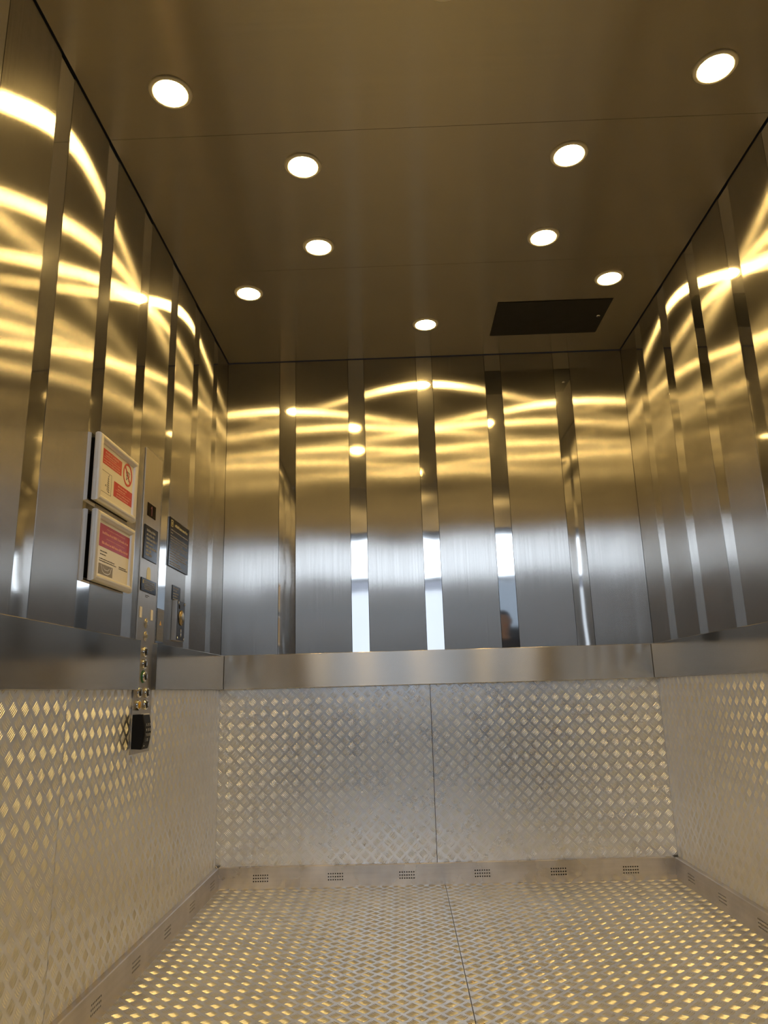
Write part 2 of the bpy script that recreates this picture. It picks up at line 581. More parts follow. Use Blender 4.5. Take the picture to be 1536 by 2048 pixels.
for side, xin, sgn, first, pitch_ in (('left', 0.0, -1, -0.243, 0.3178), ('right', W, 1, -0.262, 0.3165)):
    wl = struct('wall_' + side, MB().box(xin + sgn * 0.006, xin + sgn * 0.04, -D, 0.006, 0, H), 'gap_dark')
    ya = -0.001
    for k in range(8):
        c = first - pitch_ * k
        yb = c + 0.039 if k < 7 else -D
        part('wall_panel', MB().box(xin, xin + sgn * 0.005, yb + G, ya - G, Z0, Z1), 'panel_steel', wl)
        if k < 7:
            part('mirror_strip', MB().box(xin + sgn * 0.0005, xin + sgn * 0.005, c - 0.039 + G * .5, c + 0.039 - G * .5, Z0, Z1), 'mirror_strip_steel', wl)
        ya = c - 0.039
    cuts = [-0.001, -0.870, -1.560, -D] if side == 'left' else [-0.001, -1.2, -D]
    phs = [(-0.02, 0.795), (-0.893, 0.772), (-1.814, 0.793)] if side == 'left' else [(-0.02, 0.795), (-1.214, 0.793)]
    for ph_, ya, yb in zip(phs, cuts, cuts[1:]):
        ya, yb = ya - (G * .5 if ya < -.5 else 0), yb + (G * .5 if yb > -D else 0)
        tread_part(MB().box(xin, xin + sgn * 0.005, yb, ya, 0, BT), 'tread_plate_wall', wl, (1, 2), xin, -sgn, yb, ya, BK - .01, BB + .01, ph_)

# bumper rails
CB = 0.0015
t1 = struct('trim_1', MB().bbox(OFF + .0006, W - OFF - .0006, -OFF, -0.0002, BB, BT, CB), 'rail_steel_x')
GAP0, GAP1 = -1.116, -0.958
t2 = thing('trim_2', None, None, (0, 0, 0), kind='structure')
part('rail_section', MB().bbox(0.0002, OFF, -D, GAP0, BB, BT, CB), 'rail_steel_y', t2)
part('rail_section', MB().bbox(0.0002, OFF, GAP1, -0.0002, BB, BT, CB), 'rail_steel_y', t2)
t3 = struct('trim_3', MB().bbox(W - OFF, W - 0.0002, -D, -0.0002, BB, BT, CB), 'rail_steel_y')

# perforated kick strips
mb = MB()
holes_plate(mb, 'x', -OFF, 1, OFF, W - OFF, 0.0, BK - .002, [0.202, 0.525, 0.832, 1.155, 1.480, 1.787])
mb.add([(OFF, -OFF, BK - .002), (W - OFF, -OFF, BK - .002), (W - OFF, -OFF + .003, BK), (OFF, -OFF + .003, BK), (W - OFF, 0, BK), (OFF, 0, BK)], [(0, 1, 2, 3), (3, 2, 4, 5)])
b0 = struct('baseboard_back', mb, 'kick_steel_x')
part('backing', MB().box(0, W, -OFF + .005, -0.0002, 0.001, BK - .004), 'gap_dark', b0)
for side, fx, dp, vents in (('left', OFF, -1, [-2.22, -1.915, -1.61, -1.307, -1.016, -0.718, -0.424, -0.125]),
                            ('right', W - OFF, 1, [-2.29, -1.99, -1.69, -1.39, -1.09, -0.787, -0.481, -0.187])):
    mb = MB()
    holes_plate(mb, 'y', fx, dp, -D, -OFF, 0.0, BK - .002, vents)
    wx = 0.0 if side == 'left' else W
    mb.add([(fx, -D, BK - .002), (fx, -OFF, BK - .002), (fx + dp * .003, -OFF, BK), (fx + dp * .003, -D, BK), (wx, -OFF, BK), (wx, -D, BK)], [(0, 1, 2, 3), (3, 2, 4, 5)])
    bs = struct('baseboard_' + side, mb, 'kick_steel_y')
    part('backing', MB().box(fx + dp * .005, wx + dp * -.0002, -D, -OFF, 0.001, BK - .004), 'gap_dark', bs)

# front returns, header, landing outside
front = struct('wall_front', MB().box(-0.04, 0.10, -D - 0.05, -D, 0, H).box(W - 0.10, W + 0.04, -D - 0.05, -D, 0, H)
               .box(0.10, W - 0.10, -D - 0.05, -D, 2.07, H), 'front_steel')
part('door_header', MB().box(0.10, W - 0.10, -D - 0.10, -D - 0.055, 2.07, 2.16), 'mirror_strip_steel', front)
land = struct('wall_landing', MB().box(-4.2, 0.04, -D - 0.28, -D - 0.11, -0.04, 3.4).box(W - 0.04, 6.2, -D - 0.28, -D - 0.11, -0.04, 3.4)
              .box(0.04, W - 0.04, -D - 0.28, -D - 0.11, 2.22, 3.4), 'landing_wall_paint')
struct('floor_landing', MB().box(-4.2, 6.2, -8.6, -D - 0.04, -0.08, -0.004), 'concrete_floor')
part('door_sill', MB().box(0.02, W - 0.02, -D - 0.16, -D - 0.002, -0.02, 0.0), 'kick_steel_x', front)
# landing hall behind the camera: grey walls, a wide clerestory window and a tall window below it
struct('ceiling_landing', MB().box(-4.2, 6.2, -8.6, -D - 0.11, 3.4, 3.5), 'landing_wall_paint')
struct('wall_landing_left', MB().box(-4.2, -4.0, -8.6, -D - 0.11, -0.04, 3.4), 'landing_wall_paint')
struct('wall_landing_right', MB().box(6.0, 6.2, -8.6, -D - 0.11, -0.04, 3.4), 'landing_wall_paint')
struct('wall_landing_far', MB().box(-4.0, -0.2, -8.6, -8.4, -0.04, 2.55).box(1.7, 6.0, -8.6, -8.4, -0.04, 1.75).box(4.2, 6.0, -8.6, -8.4, 1.75, 2.55).box(1.7, 2.0, -8.6, -8.4, 1.75, 2.55).box(-0.2, 1.7, -8.6, -8.4, -0.04, 1.25).box(-4.0, 6.0, -8.6, -8.4, 3.25, 3.4), 'landing_wall_dim')
w1 = struct('window_1', MB().box(-4.0, 6.0, -8.52, -8.50, 2.55, 3.25), 'daylight_glass')
part('window_frame', MB().box(-4.0, 6.0, -8.48, -8.42, 2.52, 2.58).box(-0.03, 0.03, -8.48, -8.42, 2.55, 3.25).box(2.0, 2.06, -8.48, -8.42, 2.55, 3.25).box(4.0, 4.06, -8.48, -8.42, 2.55, 3.25).box(-2.06, -2.0, -8.48, -8.42, 2.55, 3.25), 'box_black', w1)
struct('added_glow_pane', MB().box(2.0, 4.2, -8.52, -8.50, 1.75, 2.55), 'blue_glow_pane')  # added glowing pane, gives one polished strip its blue-grey reflection
d1 = struct('window_2', MB().box(-0.2, 1.7, -8.52, -8.50, 1.25, 2.37), 'shaded_window_glass')
part('window_frame', MB().box(-0.2, -0.14, -8.49, -8.44, 1.25, 2.37).box(1.64, 1.7, -8.49, -8.44, 1.25, 2.37).box(0.73, 0.78, -8.49, -8.44, 1.25, 2.37), 'box_black', d1)

# ------------------------------------------------------------ ceiling lights
lamp = thing('ceiling_light', 'x', 'ceiling light', (1.0, -0.342, H), 'round recessed lights in the metal ceiling')
part('bezel', MB().ring((1.0, -0.342, H), (0, 0, -1), 0.0455, 0.0600, 0.0065, 48), 'lamp_bezel', lamp, label='pale ring around the light')
part('diffuser', MB().lathe((1.0, -0.342, H), (0, 0, -1), [(0.0450, 0.0), (0.0450, 0.0045), (0.043, 0.006), (0.036, 0.0068)], 40), 'lamp_diffuser', lamp, label='glowing warm white disc')
LAMPS = [((1.0, -0.342), 'round warm ceiling light nearest the rear wall, left of the dark hatch'),
         ((0.243, -0.668), 'round warm ceiling light nearest the left rear corner of the ceiling'),
         ((1.757, -0.680), 'round warm ceiling light just in front of the dark ceiling hatch'),
         ((0.574, -0.978), 'round warm ceiling light on the left, second from the left rear corner'),
         ((1.426, -0.984), 'round warm ceiling light on the right, next in front of the one by the hatch'),
         ((0.573, -1.416), 'left ceiling light just behind the front ceiling seam'),
         ((1.426, -1.419), 'right ceiling light just behind the front ceiling seam'),
         ((0.242, -1.730), 'large-looking warm ceiling light nearest the camera beside the left wall'),
         ((1.758, -1.736), 'large-looking warm ceiling light nearest the camera beside the right wall'),
         ((0.995, -2.030), 'ceiling light mostly cut off by the top edge of the photo')]
for i, ((lx, ly), lab) in enumerate(LAMPS):
    if i == 0:
        r = lamp
    else:
        r = lamp.copy()
        COL.objects.link(r)
        for ch in list(lamp.children):
            c = ch.copy()
            COL.objects.link(c)
            c.parent = r
    r.location = Vector((lx, ly, H)) * S
    r['label'] = lab

# ceiling hatch
hx0, hx1, hy0, hy1 = 1.314, 1.822, -0.515, -0.203
hat = thing('ceiling_hatch', 'dark rectangular escape hatch set in the ceiling near the right rear corner', 'hatch', ((hx0 + hx1) / 2, (hy0 + hy1) / 2, H))
part('panel', MB().bbox(hx0 + .003, hx1 - .003, hy0 + .003, hy1 - .003, H - .0035, H - 0.0005, 0.0006), 'hatch_metal', hat)
part('edge_gap', MB().box(hx0, hx1, hy0, hy1, H - .0008, H - .0001), 'gap_dark', hat, label='dark joint around the hatch')
lk = part('lock', MB().lathe((1.792, -0.369, H - .0035), (0, 0, -1), [(0.010, 0), (0.010, 0.003), (0.007, 0.005), (0.003, 0.005)], 20), 'chrome', hat, label='small round chrome lock')
part('key_slot', MB().box(1.7905, 1.7935, -0.373, -0.365, H - .0092, H - .008), 'gap_dark', lk)


# ------------------------------------------------------------ printed marks on the left wall
def lbox(mb, y0, y1, z0, z1, x0, x1):
    return mb.box(x0, x1, y0, y1, z0, z1)


def text_rows(mb, y0, y1, zs, hgt, x0, x1, seed=1, ends=None, gap=0.35):
    """rows of small dark strokes grouped as words: print too small to read"""
    rnd = random.Random(seed)
    for i, z in enumerate(zs):
        end = y0 + (y1 - y0) * (ends[i] if ends else 1.0)
        y = y0
        while y < end - hgt * .4:
            for _ in range(rnd.randint(2, 7)):
                wch = hgt * rnd.choice((0.35, 0.5, 0.55, 0.2))
                if y + wch > end:
                    y = end
                    break
                hh = hgt * rnd.choice((0.7, 0.7, 1.0))
                mb.box(x0, x1, y, y + wch, z - hgt / 2, z - hgt / 2 + hh)
                y += wch + hgt * .13
            y += hgt * gap
    return mb


def snap_frame(label, y0, y1, z0, z1, bw=0.022, depth=0.026):
    cy, cz = (y0 + y1) / 2, (z0 + z1) / 2
    t = thing('poster_frame', label, 'poster frame', (0, cy, z0), 'silver snap frames on the left wall')
    part('backing_board', MB().box(0.0008, 0.0135, y0 + .014, y1 - .014, z0 + .012, z1 - .012), 'gap_dark', t)
    b0 = 0.005
    prof = [(bw * .10, b0)]
    for k in range(9):
        a = math.pi * k / 8
        prof.append((bw * (.5 - .5 * math.cos(a)), 0.012 + (depth - 0.012) * math.sin(a) ** 0.8))
    prof.append((bw, b0))
    cs = [(y0, z0), (y1, z0), (y1, z1), (y0, z1)]
    ins = [(1, 1), (-1, 1), (-1, -1), (1, -1)]
    for k in range(4):
        a, b = k, (k + 1) % 4
        vs, fs = [], []
        for c in (a, b):
            for d, h in prof:
                vs.append((h, cs[c][0] + ins[c][0] * d, cs[c][1] + ins[c][1] * d))
        n = len(prof)
        for i in range(n - 1):
            fs.append((i, i + 1, n + i + 1, n + i))
        part('frame_rail', MB().add(vs, fs, True), 'frame_silver', t)
    p = part('poster', MB().box(0.0135, 0.0146, y0 + bw - .006, y1 - bw + .006, z0 + bw - .006, z1 - bw + .006), 'paper_white', t)
    return t, p


X0, X1, X2 = 0.0145, 0.0149, 0.0153
f1, p1 = snap_frame('silver frame with two red notice blocks and a red prohibition circle, upper of the two', -1.519, -1.225, 1.341, 1.538)
part('red_block', lbox(MB(), -1.482, -1.340, 1.460, 1.504, X0, X1), 'print_red', p1)
part('red_block', lbox(MB(), -1.391, -1.244, 1.386, 1.431, X0, X1), 'print_red', p1)
m_ = MB()
text_rows(m_, -1.464, -1.362, [1.496, 1.4875], 0.0055, X1, X2, 3, [0.95, 0.8])
m_.box(X1, X2, -1.474, -1.352, 1.480, 1.4815)
text_rows(m_, -1.474, -1.352, [1.4735, 1.466], 0.0048, X1, X2, 4, [1, 1])
part('notice_text', m_, 'print_pink', p1)
m_ = MB()
text_rows(m_, -1.362, -1.280, [1.423, 1.4145], 0.0055, X1, X2, 5, [0.9, 0.75])
m_.box(X1, X2, -1.378, -1.256, 1.407, 1.4085)
text_rows(m_, -1.368, -1.266, [1.400, 1.392], 0.0048, X1, X2, 6, [1, .9])
part('notice_text', m_, 'print_pink', p1)
# prohibition circle with slash, and the trolley it crosses out
cy, cz, R0 = -1.291, 1.478, 0.036
m_ = MB()
vs, fs = [], []
seg = 48
for rr in (R0, R0 - .0065):
    for xx in (X0, X2):
        for i in range(seg):
            t_ = 2 * math.pi * i / seg
            vs.append((xx, cy + rr * math.cos(t_), cz + rr * math.sin(t_)))
for i in range(seg):
    j = (i + 1) % seg
    fs += [(seg + i, seg + j, 3 * seg + j, 3 * seg + i), (i, j, seg + j, seg + i), (2 * seg + i, 2 * seg + j, 3 * seg + j, 3 * seg + i)]
m_.add(vs, fs)
d = (R0 - .003) * .7071
wv = 0.002
m_.add([(X2 + .0002, cy - d - wv, cz + d - wv), (X2 + .0002, cy - d + wv, cz + d + wv), (X2 + .0002, cy + d + wv, cz - d + wv), (X2 + .0002, cy + d - wv, cz - d - wv),
        (X0, cy - d - wv, cz + d - wv), (X0, cy - d + wv, cz + d + wv), (X0, cy + d + wv, cz - d + wv), (X0, cy + d - wv, cz - d - wv)],
       [(0, 1, 2, 3), (0, 4, 5, 1), (1, 5, 6, 2), (2, 6, 7, 3), (3, 7, 4, 0)])
part('prohibition_circle', m_, 'print_red', p1)


def stroke(mb, pts, w, x0, x1):
    for (a, b), (c, d_) in zip(pts, pts[1:]):
        L = math.hypot(c - a, d_ - b) or 1e-6
        nx, ny = -(d_ - b) / L * w / 2, (c - a) / L * w / 2
        q = [(a + nx, b + ny), (c + nx, d_ + ny), (c - nx, d_ - ny), (a - nx, b - ny)]
        mb.add([(x1, *p) for p in q] + [(x0, *p) for p in q], [(0, 1, 2, 3), (0, 4, 5, 1), (1, 5, 6, 2), (2, 6, 7, 3), (3, 7, 4, 0)])
    return mb


m_ = MB()
stroke(m_, [(cy - .020, cz + .016), (cy - .013, cz + .016), (cy - .009, cz - .010), (cy + .015, cz - .010)], .0022, X0, X1)
stroke(m_, [(cy - .012, cz + .010), (cy + .017, cz + .008), (cy + .014, cz - .003), (cy - .010, cz - .003)], .002, X0, X1)
stroke(m_, [(cy - .003, cz + .012), (cy - .001, cz - .006)], .002, X0, X1)
stroke(m_, [(cy + .006, cz + .012), (cy + .007, cz - .006)], .002, X0, X1)
m_.lathe((X0, cy - .007, cz - .015), (1, 0, 0), [(.0032, 0), (.0032, X1 - X0)], 14)
m_.lathe((X0, cy + .012, cz - .015), (1, 0, 0), [(.0032, 0), (.0032, X1 - X0)], 14)
part('trolley_symbol', m_, 'print_dark', p1)
# handwriting running up a ruled box
m_ = MB()
for a_, b_ in (((-1.488, 1.440), (-1.411, 1.440)), ((-1.411, 1.440), (-1.409, 1.379)), ((-1.409, 1.379), (-1.488, 1.379))):
    stroke(m_, [a_, b_], .0009, X0, X1)
rnd = random.Random(9)
pts = []
for i in range(150):
    f = i / 149
    a_ = f * 46.0
    pts.append((-1.432 + 0.0075 * math.sin(a_) * (1.2 - f) + .004 * (f - .5) ** 2, 1.386 + 0.046 * f + 0.0030 * math.cos(a_ + .6)))
stroke(m_, pts, .0012, X0, X1)
stroke(m_, [(-1.452, 1.398), (-1.449, 1.404), (-1.444, 1.399)], .0018, X0, X1)
stroke(m_, [(-1.429, 1.434), (-1.426, 1.437)], .0022, X0, X1)
part('handwriting', m_, 'print_dark', p1)

f2, p2 = snap_frame('silver frame with a crimson banner and small grey picture, lower of the two', -1.508, -1.223, 1.121, 1.320)
m_ = lbox(MB(), -1.482, -1.245, 1.2245, 1.2885, X0, X1)
part('banner', m_, 'print_crimson', p2)
m_ = MB()
text_rows(m_, -1.450, -1.254, [1.2655], 0.0075, X1, X2, 12, gap=0.25)
text_rows(m_, -1.450, -1.254, [1.237], 0.0075, X1, X2, 13, gap=0.25)
text_rows(m_, -1.42, -1.282, [1.279, 1.251], 0.0028, X1, X2, 14)
part('notice_text', m_, 'print_pink', p2)
m_ = MB()
text_rows(m_, -1.456, -1.405, [1.2125, 1.204], 0.0038, X0, X1, 15, [1, .8])
text_rows(m_, -1.460, -1.338, [1.191, 1.185], 0.003, X0, X1, 16, [.9, 1])
part('notice_text', m_, 'print_dark', p2)
part('notice_text', text_rows(MB(), -1.318, -1.252, [1.188, 1.183], 0.003, X0, X1, 17, [.85, 1]), 'print_dark', p2)
ph = part('photo_print', lbox(MB(), -1.462, -1.362, 1.1475, 1.177, X0, X1), 'print_grey', p2)
m_ = MB()
stroke(m_, [(-1.445, 1.174), (-1.436, 1.158), (-1.420, 1.1525), (-1.395, 1.1525), (-1.380, 1.158), (-1.372, 1.174)], .0025, X1, X2)
stroke(m_, [(-1.432, 1.170), (-1.420, 1.163), (-1.398, 1.163), (-1.386, 1.170)], .0018, X1, X2)
part('picture_outline', m_, 'frame_silver', ph)

# ------------------------------------------------------------ lift control panel
cop = thing('control_panel', 'tall narrow brushed steel lift control panel with push buttons on the left wall', 'control panel', (0, -1.03, 0.643))
CX = 0.0045
part('plate', MB().bbox(0.0006, CX, -1.112, -0.944, 0.643, 1.632, 0.0008), 'control_plate_steel', cop)
dsp = part('display', MB().bbox(CX, CX + .0012, -1.076, -0.994, 1.404, 1.450, .0004), 'display_glass', cop, label='black floor display with a dim red digit')
m_ = MB()
stroke(m_, [(-1.035, 1.410), (-1.035, 1.442)], .006, CX + .0012, CX + .0016)
stroke(m_, [(-1.035, 1.442), (-1.044, 1.434)], .004, CX + .0012, CX + .0016)
part('digit', m_, 'display_digit', dsp)
pl = part('notice_plate', MB().bbox(CX, CX + .003, -1.097, -0.965, 1.256, 1.370, .0006), 'plate_black', cop, label='black plate with seven rows of pale lettering')
text_rows(m_ := MB(), -1.078, -0.975, [1.354, 1.340, 1.326, 1.3125, 1.299, 1.286, 1.2735], 0.0085, CX + .003, CX + .0034, 21, [.85, .75, 1, .7, 1, .5, .6])
part('lettering', m_, 'plate_text', pl)
m_ = MB()
wy0, wy1, wz0, wz1 = -1.053, -1.012, 1.190, 1.226
m_.lathe((CX, -1.0325, 1.2165), (1, 0, 0), [(.0185, 0), (.0185, .0005)], 28, sy=1.0)
m_.box(CX, CX + .0008, -1.051, -1.014, 1.190, 1.2165)
part('indicator_window', m_, 'window_cream', cop, label='cream arched window')
pl = part('notice_plate', MB().bbox(CX, CX + .003, -1.104, -0.960, 1.149, 1.192, .0006), 'plate_black', cop, label='small black plate below the cream window')
part('symbol', MB().box(CX + .003, CX + .0034, -1.093, -1.083, 1.174, 1.186), 'plate_yellow', pl)
text_rows(m_ := MB(), -1.078, -0.970, [1.184, 1.1775, 1.171, 1.165, 1.159], 0.0032, CX + .003, CX + .0034, 22, [.9, 1, 1, .9, .7])
part('lettering', m_, 'plate_text', pl)
text_rows(m_ := MB(), -1.055, -1.015, [1.139, 1.134], 0.0028, CX, CX + .0003, 23, [1, .6])
part('engraved_text', m_, 'print_dark', cop)
for y_ in (-1.090, -0.985):
    part('light_bar', MB().bbox(CX, CX + .002, y_ - .0095, y_ + .0095, 1.062, 1.097, .0007), 'lamp_bezel', cop, label='narrow upright cream lens')
for z_, mm in ((1.049, 'satin_metal'), (1.0065, 'brass')):
    ks = part('key_switch', MB().lathe((CX, -1.0325, z_), (1, 0, 0), [(.0165, 0), (.0165, .0015), (.0145, .003), (.008, .003), (.0075, .005), (.002, .005)], 28), 'satin_metal', cop)
    part('key_slot', MB().lathe((CX + .005, -1.0325, z_), (1, 0, 0), [(.006, 0), (.006, .0008)], 18), mm, ks)
btns = [(-1.043, 0.955, 'chrome'), (-1.043, 0.917, 'chrome'), (-1.036, 0.878, 'green_ring'),
        (-1.077, 0.828, 'chrome'), (-1.008, 0.827, 'chrome'), (-1.079, 0.790, 'alarm_yellow'), (-1.012, 0.790, 'chrome')]
for y_, z_, kind in btns:
    bt = part('push_button', MB().lathe((CX, y_, z_), (1, 0, 0), [(.0165, 0), (.0165, .006), (.0145, .009), (.0118, .009), (.0112, .007)], 32), 'chrome', cop,
              label={'green_ring': 'chrome push button with a green surround', 'alarm_yellow': 'yellow alarm push button'}.get(kind))
    part('button_cap', MB().lathe((CX + .006, y_, z_), (1, 0, 0), [(.0108, 0), (.0108, .0045), (.009, .006), (.003, .0062)], 28),
         'alarm_yellow' if kind == 'alarm_yellow' else 'box_black', bt)
    part('cap_mark', MB().bbox(CX + .0122, CX + .0132, y_ - .0035, y_ + .0035, z_ - .0055, z_ + .0055, .0004), 'brass' if kind == 'alarm_yellow' else 'chrome', bt)
    if kind == 'green_ring':
        part('surround', MB().lathe((CX, y_, z_), (1, 0, 0), [(.0205, 0), (.0205, .002), (.019, .003)], 28), 'green_ring', bt)

# black key safe clipped over the foot of the control panel
ky0, ky1, kz0, kz1 = -1.108, -1.046, 0.658, 0.762
ksafe = thing('key_safe', 'black keypad key box with white digits at the foot of the control panel', 'key safe', (CX, (ky0 + ky1) / 2, kz0))
m_ = MB()
vs, fs = [], []
n = 14
prof = [(CX, kz0 + .002)]
for i in range(n + 1):
    f = i / n
    z_ = kz0 + (kz1 - kz0) * f
    prof.append((0.030 + 0.013 * math.sin(math.pi * (0.12 + 0.76 * f)), z_))
prof.append((CX, kz1 - .001))
for y_, ins in ((ky0, .0025), (ky0 + .0025, 0), (ky1 - .0025, 0), (ky1, .0025)):
    for px, pz in prof:
        vs.append((max(CX, px - ins) if px > CX else px, y_, pz))
k = len(prof)
for r_ in range(3):
    for i in range(k):
        j = (i + 1) % k
        fs.append((r_ * k + i, r_ * k + j, (r_ + 1) * k + j, (r_ + 1) * k + i))
fs += [tuple(range(k)), tuple(range(4 * k - 1, 3 * k - 1, -1))]
m_.add(vs, fs)
part('case', m_, 'plastic_black_matt', ksafe)


def kx(z_):
    return 0.030 + 0.013 * math.sin(math.pi * (0.12 + 0.76 * (z_ - kz0) / (kz1 - kz0)))


for ri, z_ in enumerate((0.730, 0.715, 0.700, 0.685)):
    for ci in range(3):
        yk = -1.094 + ci * 0.016
        m_ = MB()
        xk = kx(z_)
        m_.bbox(xk - .002, xk + .0012, yk - .0055, yk + .0055, z_ - .005, z_ + .005, .0008)
        kp = part('key', m_, 'box_black', ksafe)
        m2 = MB()
        dgt = '147*2580369#'[ci * 4 + ri]
        if dgt in '*#':
            continue
        segs = {'1': 'bc', '2': 'abged', '3': 'abgcd', '4': 'fgbc', '5': 'afgcd', '6': 'afgedc', '7': 'abc', '8': 'abcdefg', '9': 'abcdfg', '0': 'abcdef', '*': 'g', '#': 'gbcef'}[dgt]
        a, bz = .0024, .0034
        SG = {'a': ((-a, bz), (a, bz)), 'b': ((a, bz), (a, 0)), 'c': ((a, 0), (a, -bz)), 'd': ((-a, -bz), (a, -bz)), 'e': ((-a, 0), (-a, -bz)), 'f': ((-a, bz), (-a, 0)), 'g': ((-a, 0), (a, 0))}
        for s_ in segs:
            (a1, b1), (a2, b2) = SG[s_]
            stroke(m2, [(yk + a1, z_ + b1), (yk + a2, z_ + b2)], .0012, xk + .0010, xk + .0016)
        part('digit', m2, 'white_key', kp)
part('logo_dot', MB().lathe((kx(0.668) - .001, -1.092, 0.668), (1, 0, 0), [(.0022, 0), (.0022, .0018)], 14), 'white_key', ksafe)
part('top_clip', MB().bbox(0.026, 0.037, ky0 + .006, ky1 - .006, kz1 - .002, kz1 + .0015, .0005), 'frame_silver', ksafe, label='pale metal clip on top')

# large black notice, small grey label, intercom, strip sticker
ntc = thing('safety_notice', 'large black notice plate with a yellow heading and many rows of small text', 'notice', (0, -0.710, 1.276))
pl = part('plate', MB().bbox(0.0008, 0.0045, -0.832, -0.588, 1.276, 1.458, .0006), 'plate_black', ntc)
part('heading', text_rows(MB(), -0.775, -0.610, [1.437], 0.011, .0045, .0049, 31, gap=.25), 'plate_yellow', ntc)
m_ = MB()
stroke(m_, [(-0.818, 1.448), (-0.796, 1.448), (-0.796, 1.426), (-0.818, 1.426), (-0.818, 1.448)], .003, .0045, .0049)
m_.box(.0045, .0049, -0.811, -0.803, 1.431, 1.443)
part('symbol', m_, 'plate_yellow', ntc)
zs = [1.413, 1.402, 1.390, 1.3805, 1.371, 1.3615, 1.352, 1.3425, 1.333, 1.3235, 1.314, 1.3045, 1.2935, 1.2855]
text_rows(m_ := MB(), -0.818, -0.602, zs, 0.0042, .0045, .0049, 32, [1, .12, 1, .97, .7, 1, .95, .55, 1, .9, .98, .5, .6, .7])
part('lettering', m_, 'plate_text', ntc)

lbl = thing('information_label', 'small dark grey printed label just above the intercom box', 'label', (0, -0.715, 1.160))
part('plate', MB().bbox(0.0008, 0.003, -0.766, -0.668, 1.160, 1.214, .0005), 'plate_black', lbl)
text_rows(m_ := MB(), -0.758, -0.680, [1.205, 1.195, 1.185, 1.175, 1.165], 0.0045, .003, .0034, 33, [.8, .55, .85, .7, .9])
part('lettering', m_, 'plate_text', lbl)

IX = 0.020
iy0, iy1, iz0, iz1 = -0.757, -0.662, 1.012, 1.158
ic = thing('intercom_box', 'black-faced metal intercom box with a round gold speaker on the left wall', 'intercom', (0, (iy0 + iy1) / 2, iz0))
part('housing', MB().bbox(0.0008, IX, iy0, iy1, iz0, iz1, .001), 'satin_metal', ic)
part('face_plate', MB().bbox(IX, IX + .0015, iy0 + .0008, iy1 - .0008, iz0 + .001, iz1 - .001, .0004), 'box_black', ic)
FX = IX + .0015
ycn = (iy0 + iy1) / 2
part('call_button', MB().lathe((FX, ycn, 1.096), (1, 0, 0), [(.028, 0), (.028, .003), (.025, .0045), (.020, .0045), (.0195, .0065), (.017, .0075), (.004, .0078)], 36), 'dull_brass', ic, label='round gold button')
part('lamp_window', MB().box(FX, FX + .0012, iy0 + .018, iy0 + .028, 1.128, 1.142), 'gap_dark', ic)
m_ = MB().lathe((FX, ycn, 1.050), (1, 0, 0), [(.0065, 0), (.0065, .002), (.004, .003)], 20)
m_.lathe((FX, ycn, 1.033), (1, 0, 0), [(.0065, 0), (.0065, .002), (.004, .003)], 20)
m_.box(FX, FX + .0018, ycn - .003, ycn + .003, 1.034, 1.049)
part('keyhole', m_, 'chrome', ic)
for sy in (iy0 + .009, iy1 - .009):
    for sz in (iz0 + .009, iz1 - .009):
        part('screw', MB().lathe((FX, sy, sz), (1, 0, 0), [(.0052, 0), (.0048, .002), (.003, .0032), (.001, .0034)], 16), 'chrome', ic)

stk = thing('instruction_sticker', 'narrow grey sticker with a yellow warning triangle on the polished strip beside the control panel', 'sticker', (0, -0.878, 1.0))
part('film', MB().box(0.0002, 0.0006, -0.914, -0.842, 1.0, 1.112), 'sticker_film', stk)
text_rows(m_ := MB(), -0.908, -0.850, [1.105, 1.099, 1.093, 1.087, 1.081], 0.003, .0006, .0008, 41)
part('lettering', m_, 'print_grey', stk)
text_rows(m_ := MB(), -0.908, -0.850, [1.044, 1.038, 1.032, 1.024, 1.017, 1.010], 0.003, .0006, .0008, 42)
part('lettering', m_, 'print_grey', stk)
part('warning_triangle', MB().add([(.0009, -.889, 1.055), (.0009, -.867, 1.055), (.0009, -.878, 1.073)], [(0, 1, 2)]), 'alarm_yellow', stk)


# ------------------------------------------------------------ the photographer, seen only as a reflection
def skin(name, verts, edges, radii, mat, parent, sub=2, smooth=True):
    me = bpy.data.meshes.new(name)
    me.from_pydata(verts, edges, [])
    o = bpy.data.objects.new(name, me)
    COL.objects.link(o)
    md = o.modifiers.new('skin', 'SKIN')
    md.use_smooth_shade = True
    sv = me.skin_vertices[0].data
    for i, r in enumerate(radii):
        sv[i].radius = (r, r) if not isinstance(r, tuple) else r
        sv[i].use_root = (i == 0)
    ss = o.modifiers.new('sub', 'SUBSURF')
    ss.levels = ss.render_levels = sub
    me.materials.append(MATS[mat])
    o.parent = parent
    ORIG[o.name] = ORIG[parent.name]
    return o


plain('skin_tone', (0.52, 0.34, 0.26), 0.5)
plain('hair_dark', (0.025, 0.018, 0.014), 0.55)
plain('jumper_navy', (0.018, 0.022, 0.045), 0.85, noise=0.1)
plain('trousers_dark', (0.03, 0.03, 0.035), 0.85, noise=0.1)
plain('shoe_black', (0.015, 0.015, 0.015), 0.5)
plain('eye_white', (0.7, 0.7, 0.68), 0.2)
PX_, PY_ = 1.835, -3.62
man = thing('person', 'person in a dark jumper, reflected in a polished strip of the rear wall', 'person', (PX_, PY_, -0.004))
V_, E_, R_ = [], [], []


def nv(p, r, link=None):
    V_.append(p); R_.append(r)
    if link is not None:
        E_.append((link, len(V_) - 1))
    return len(V_) - 1


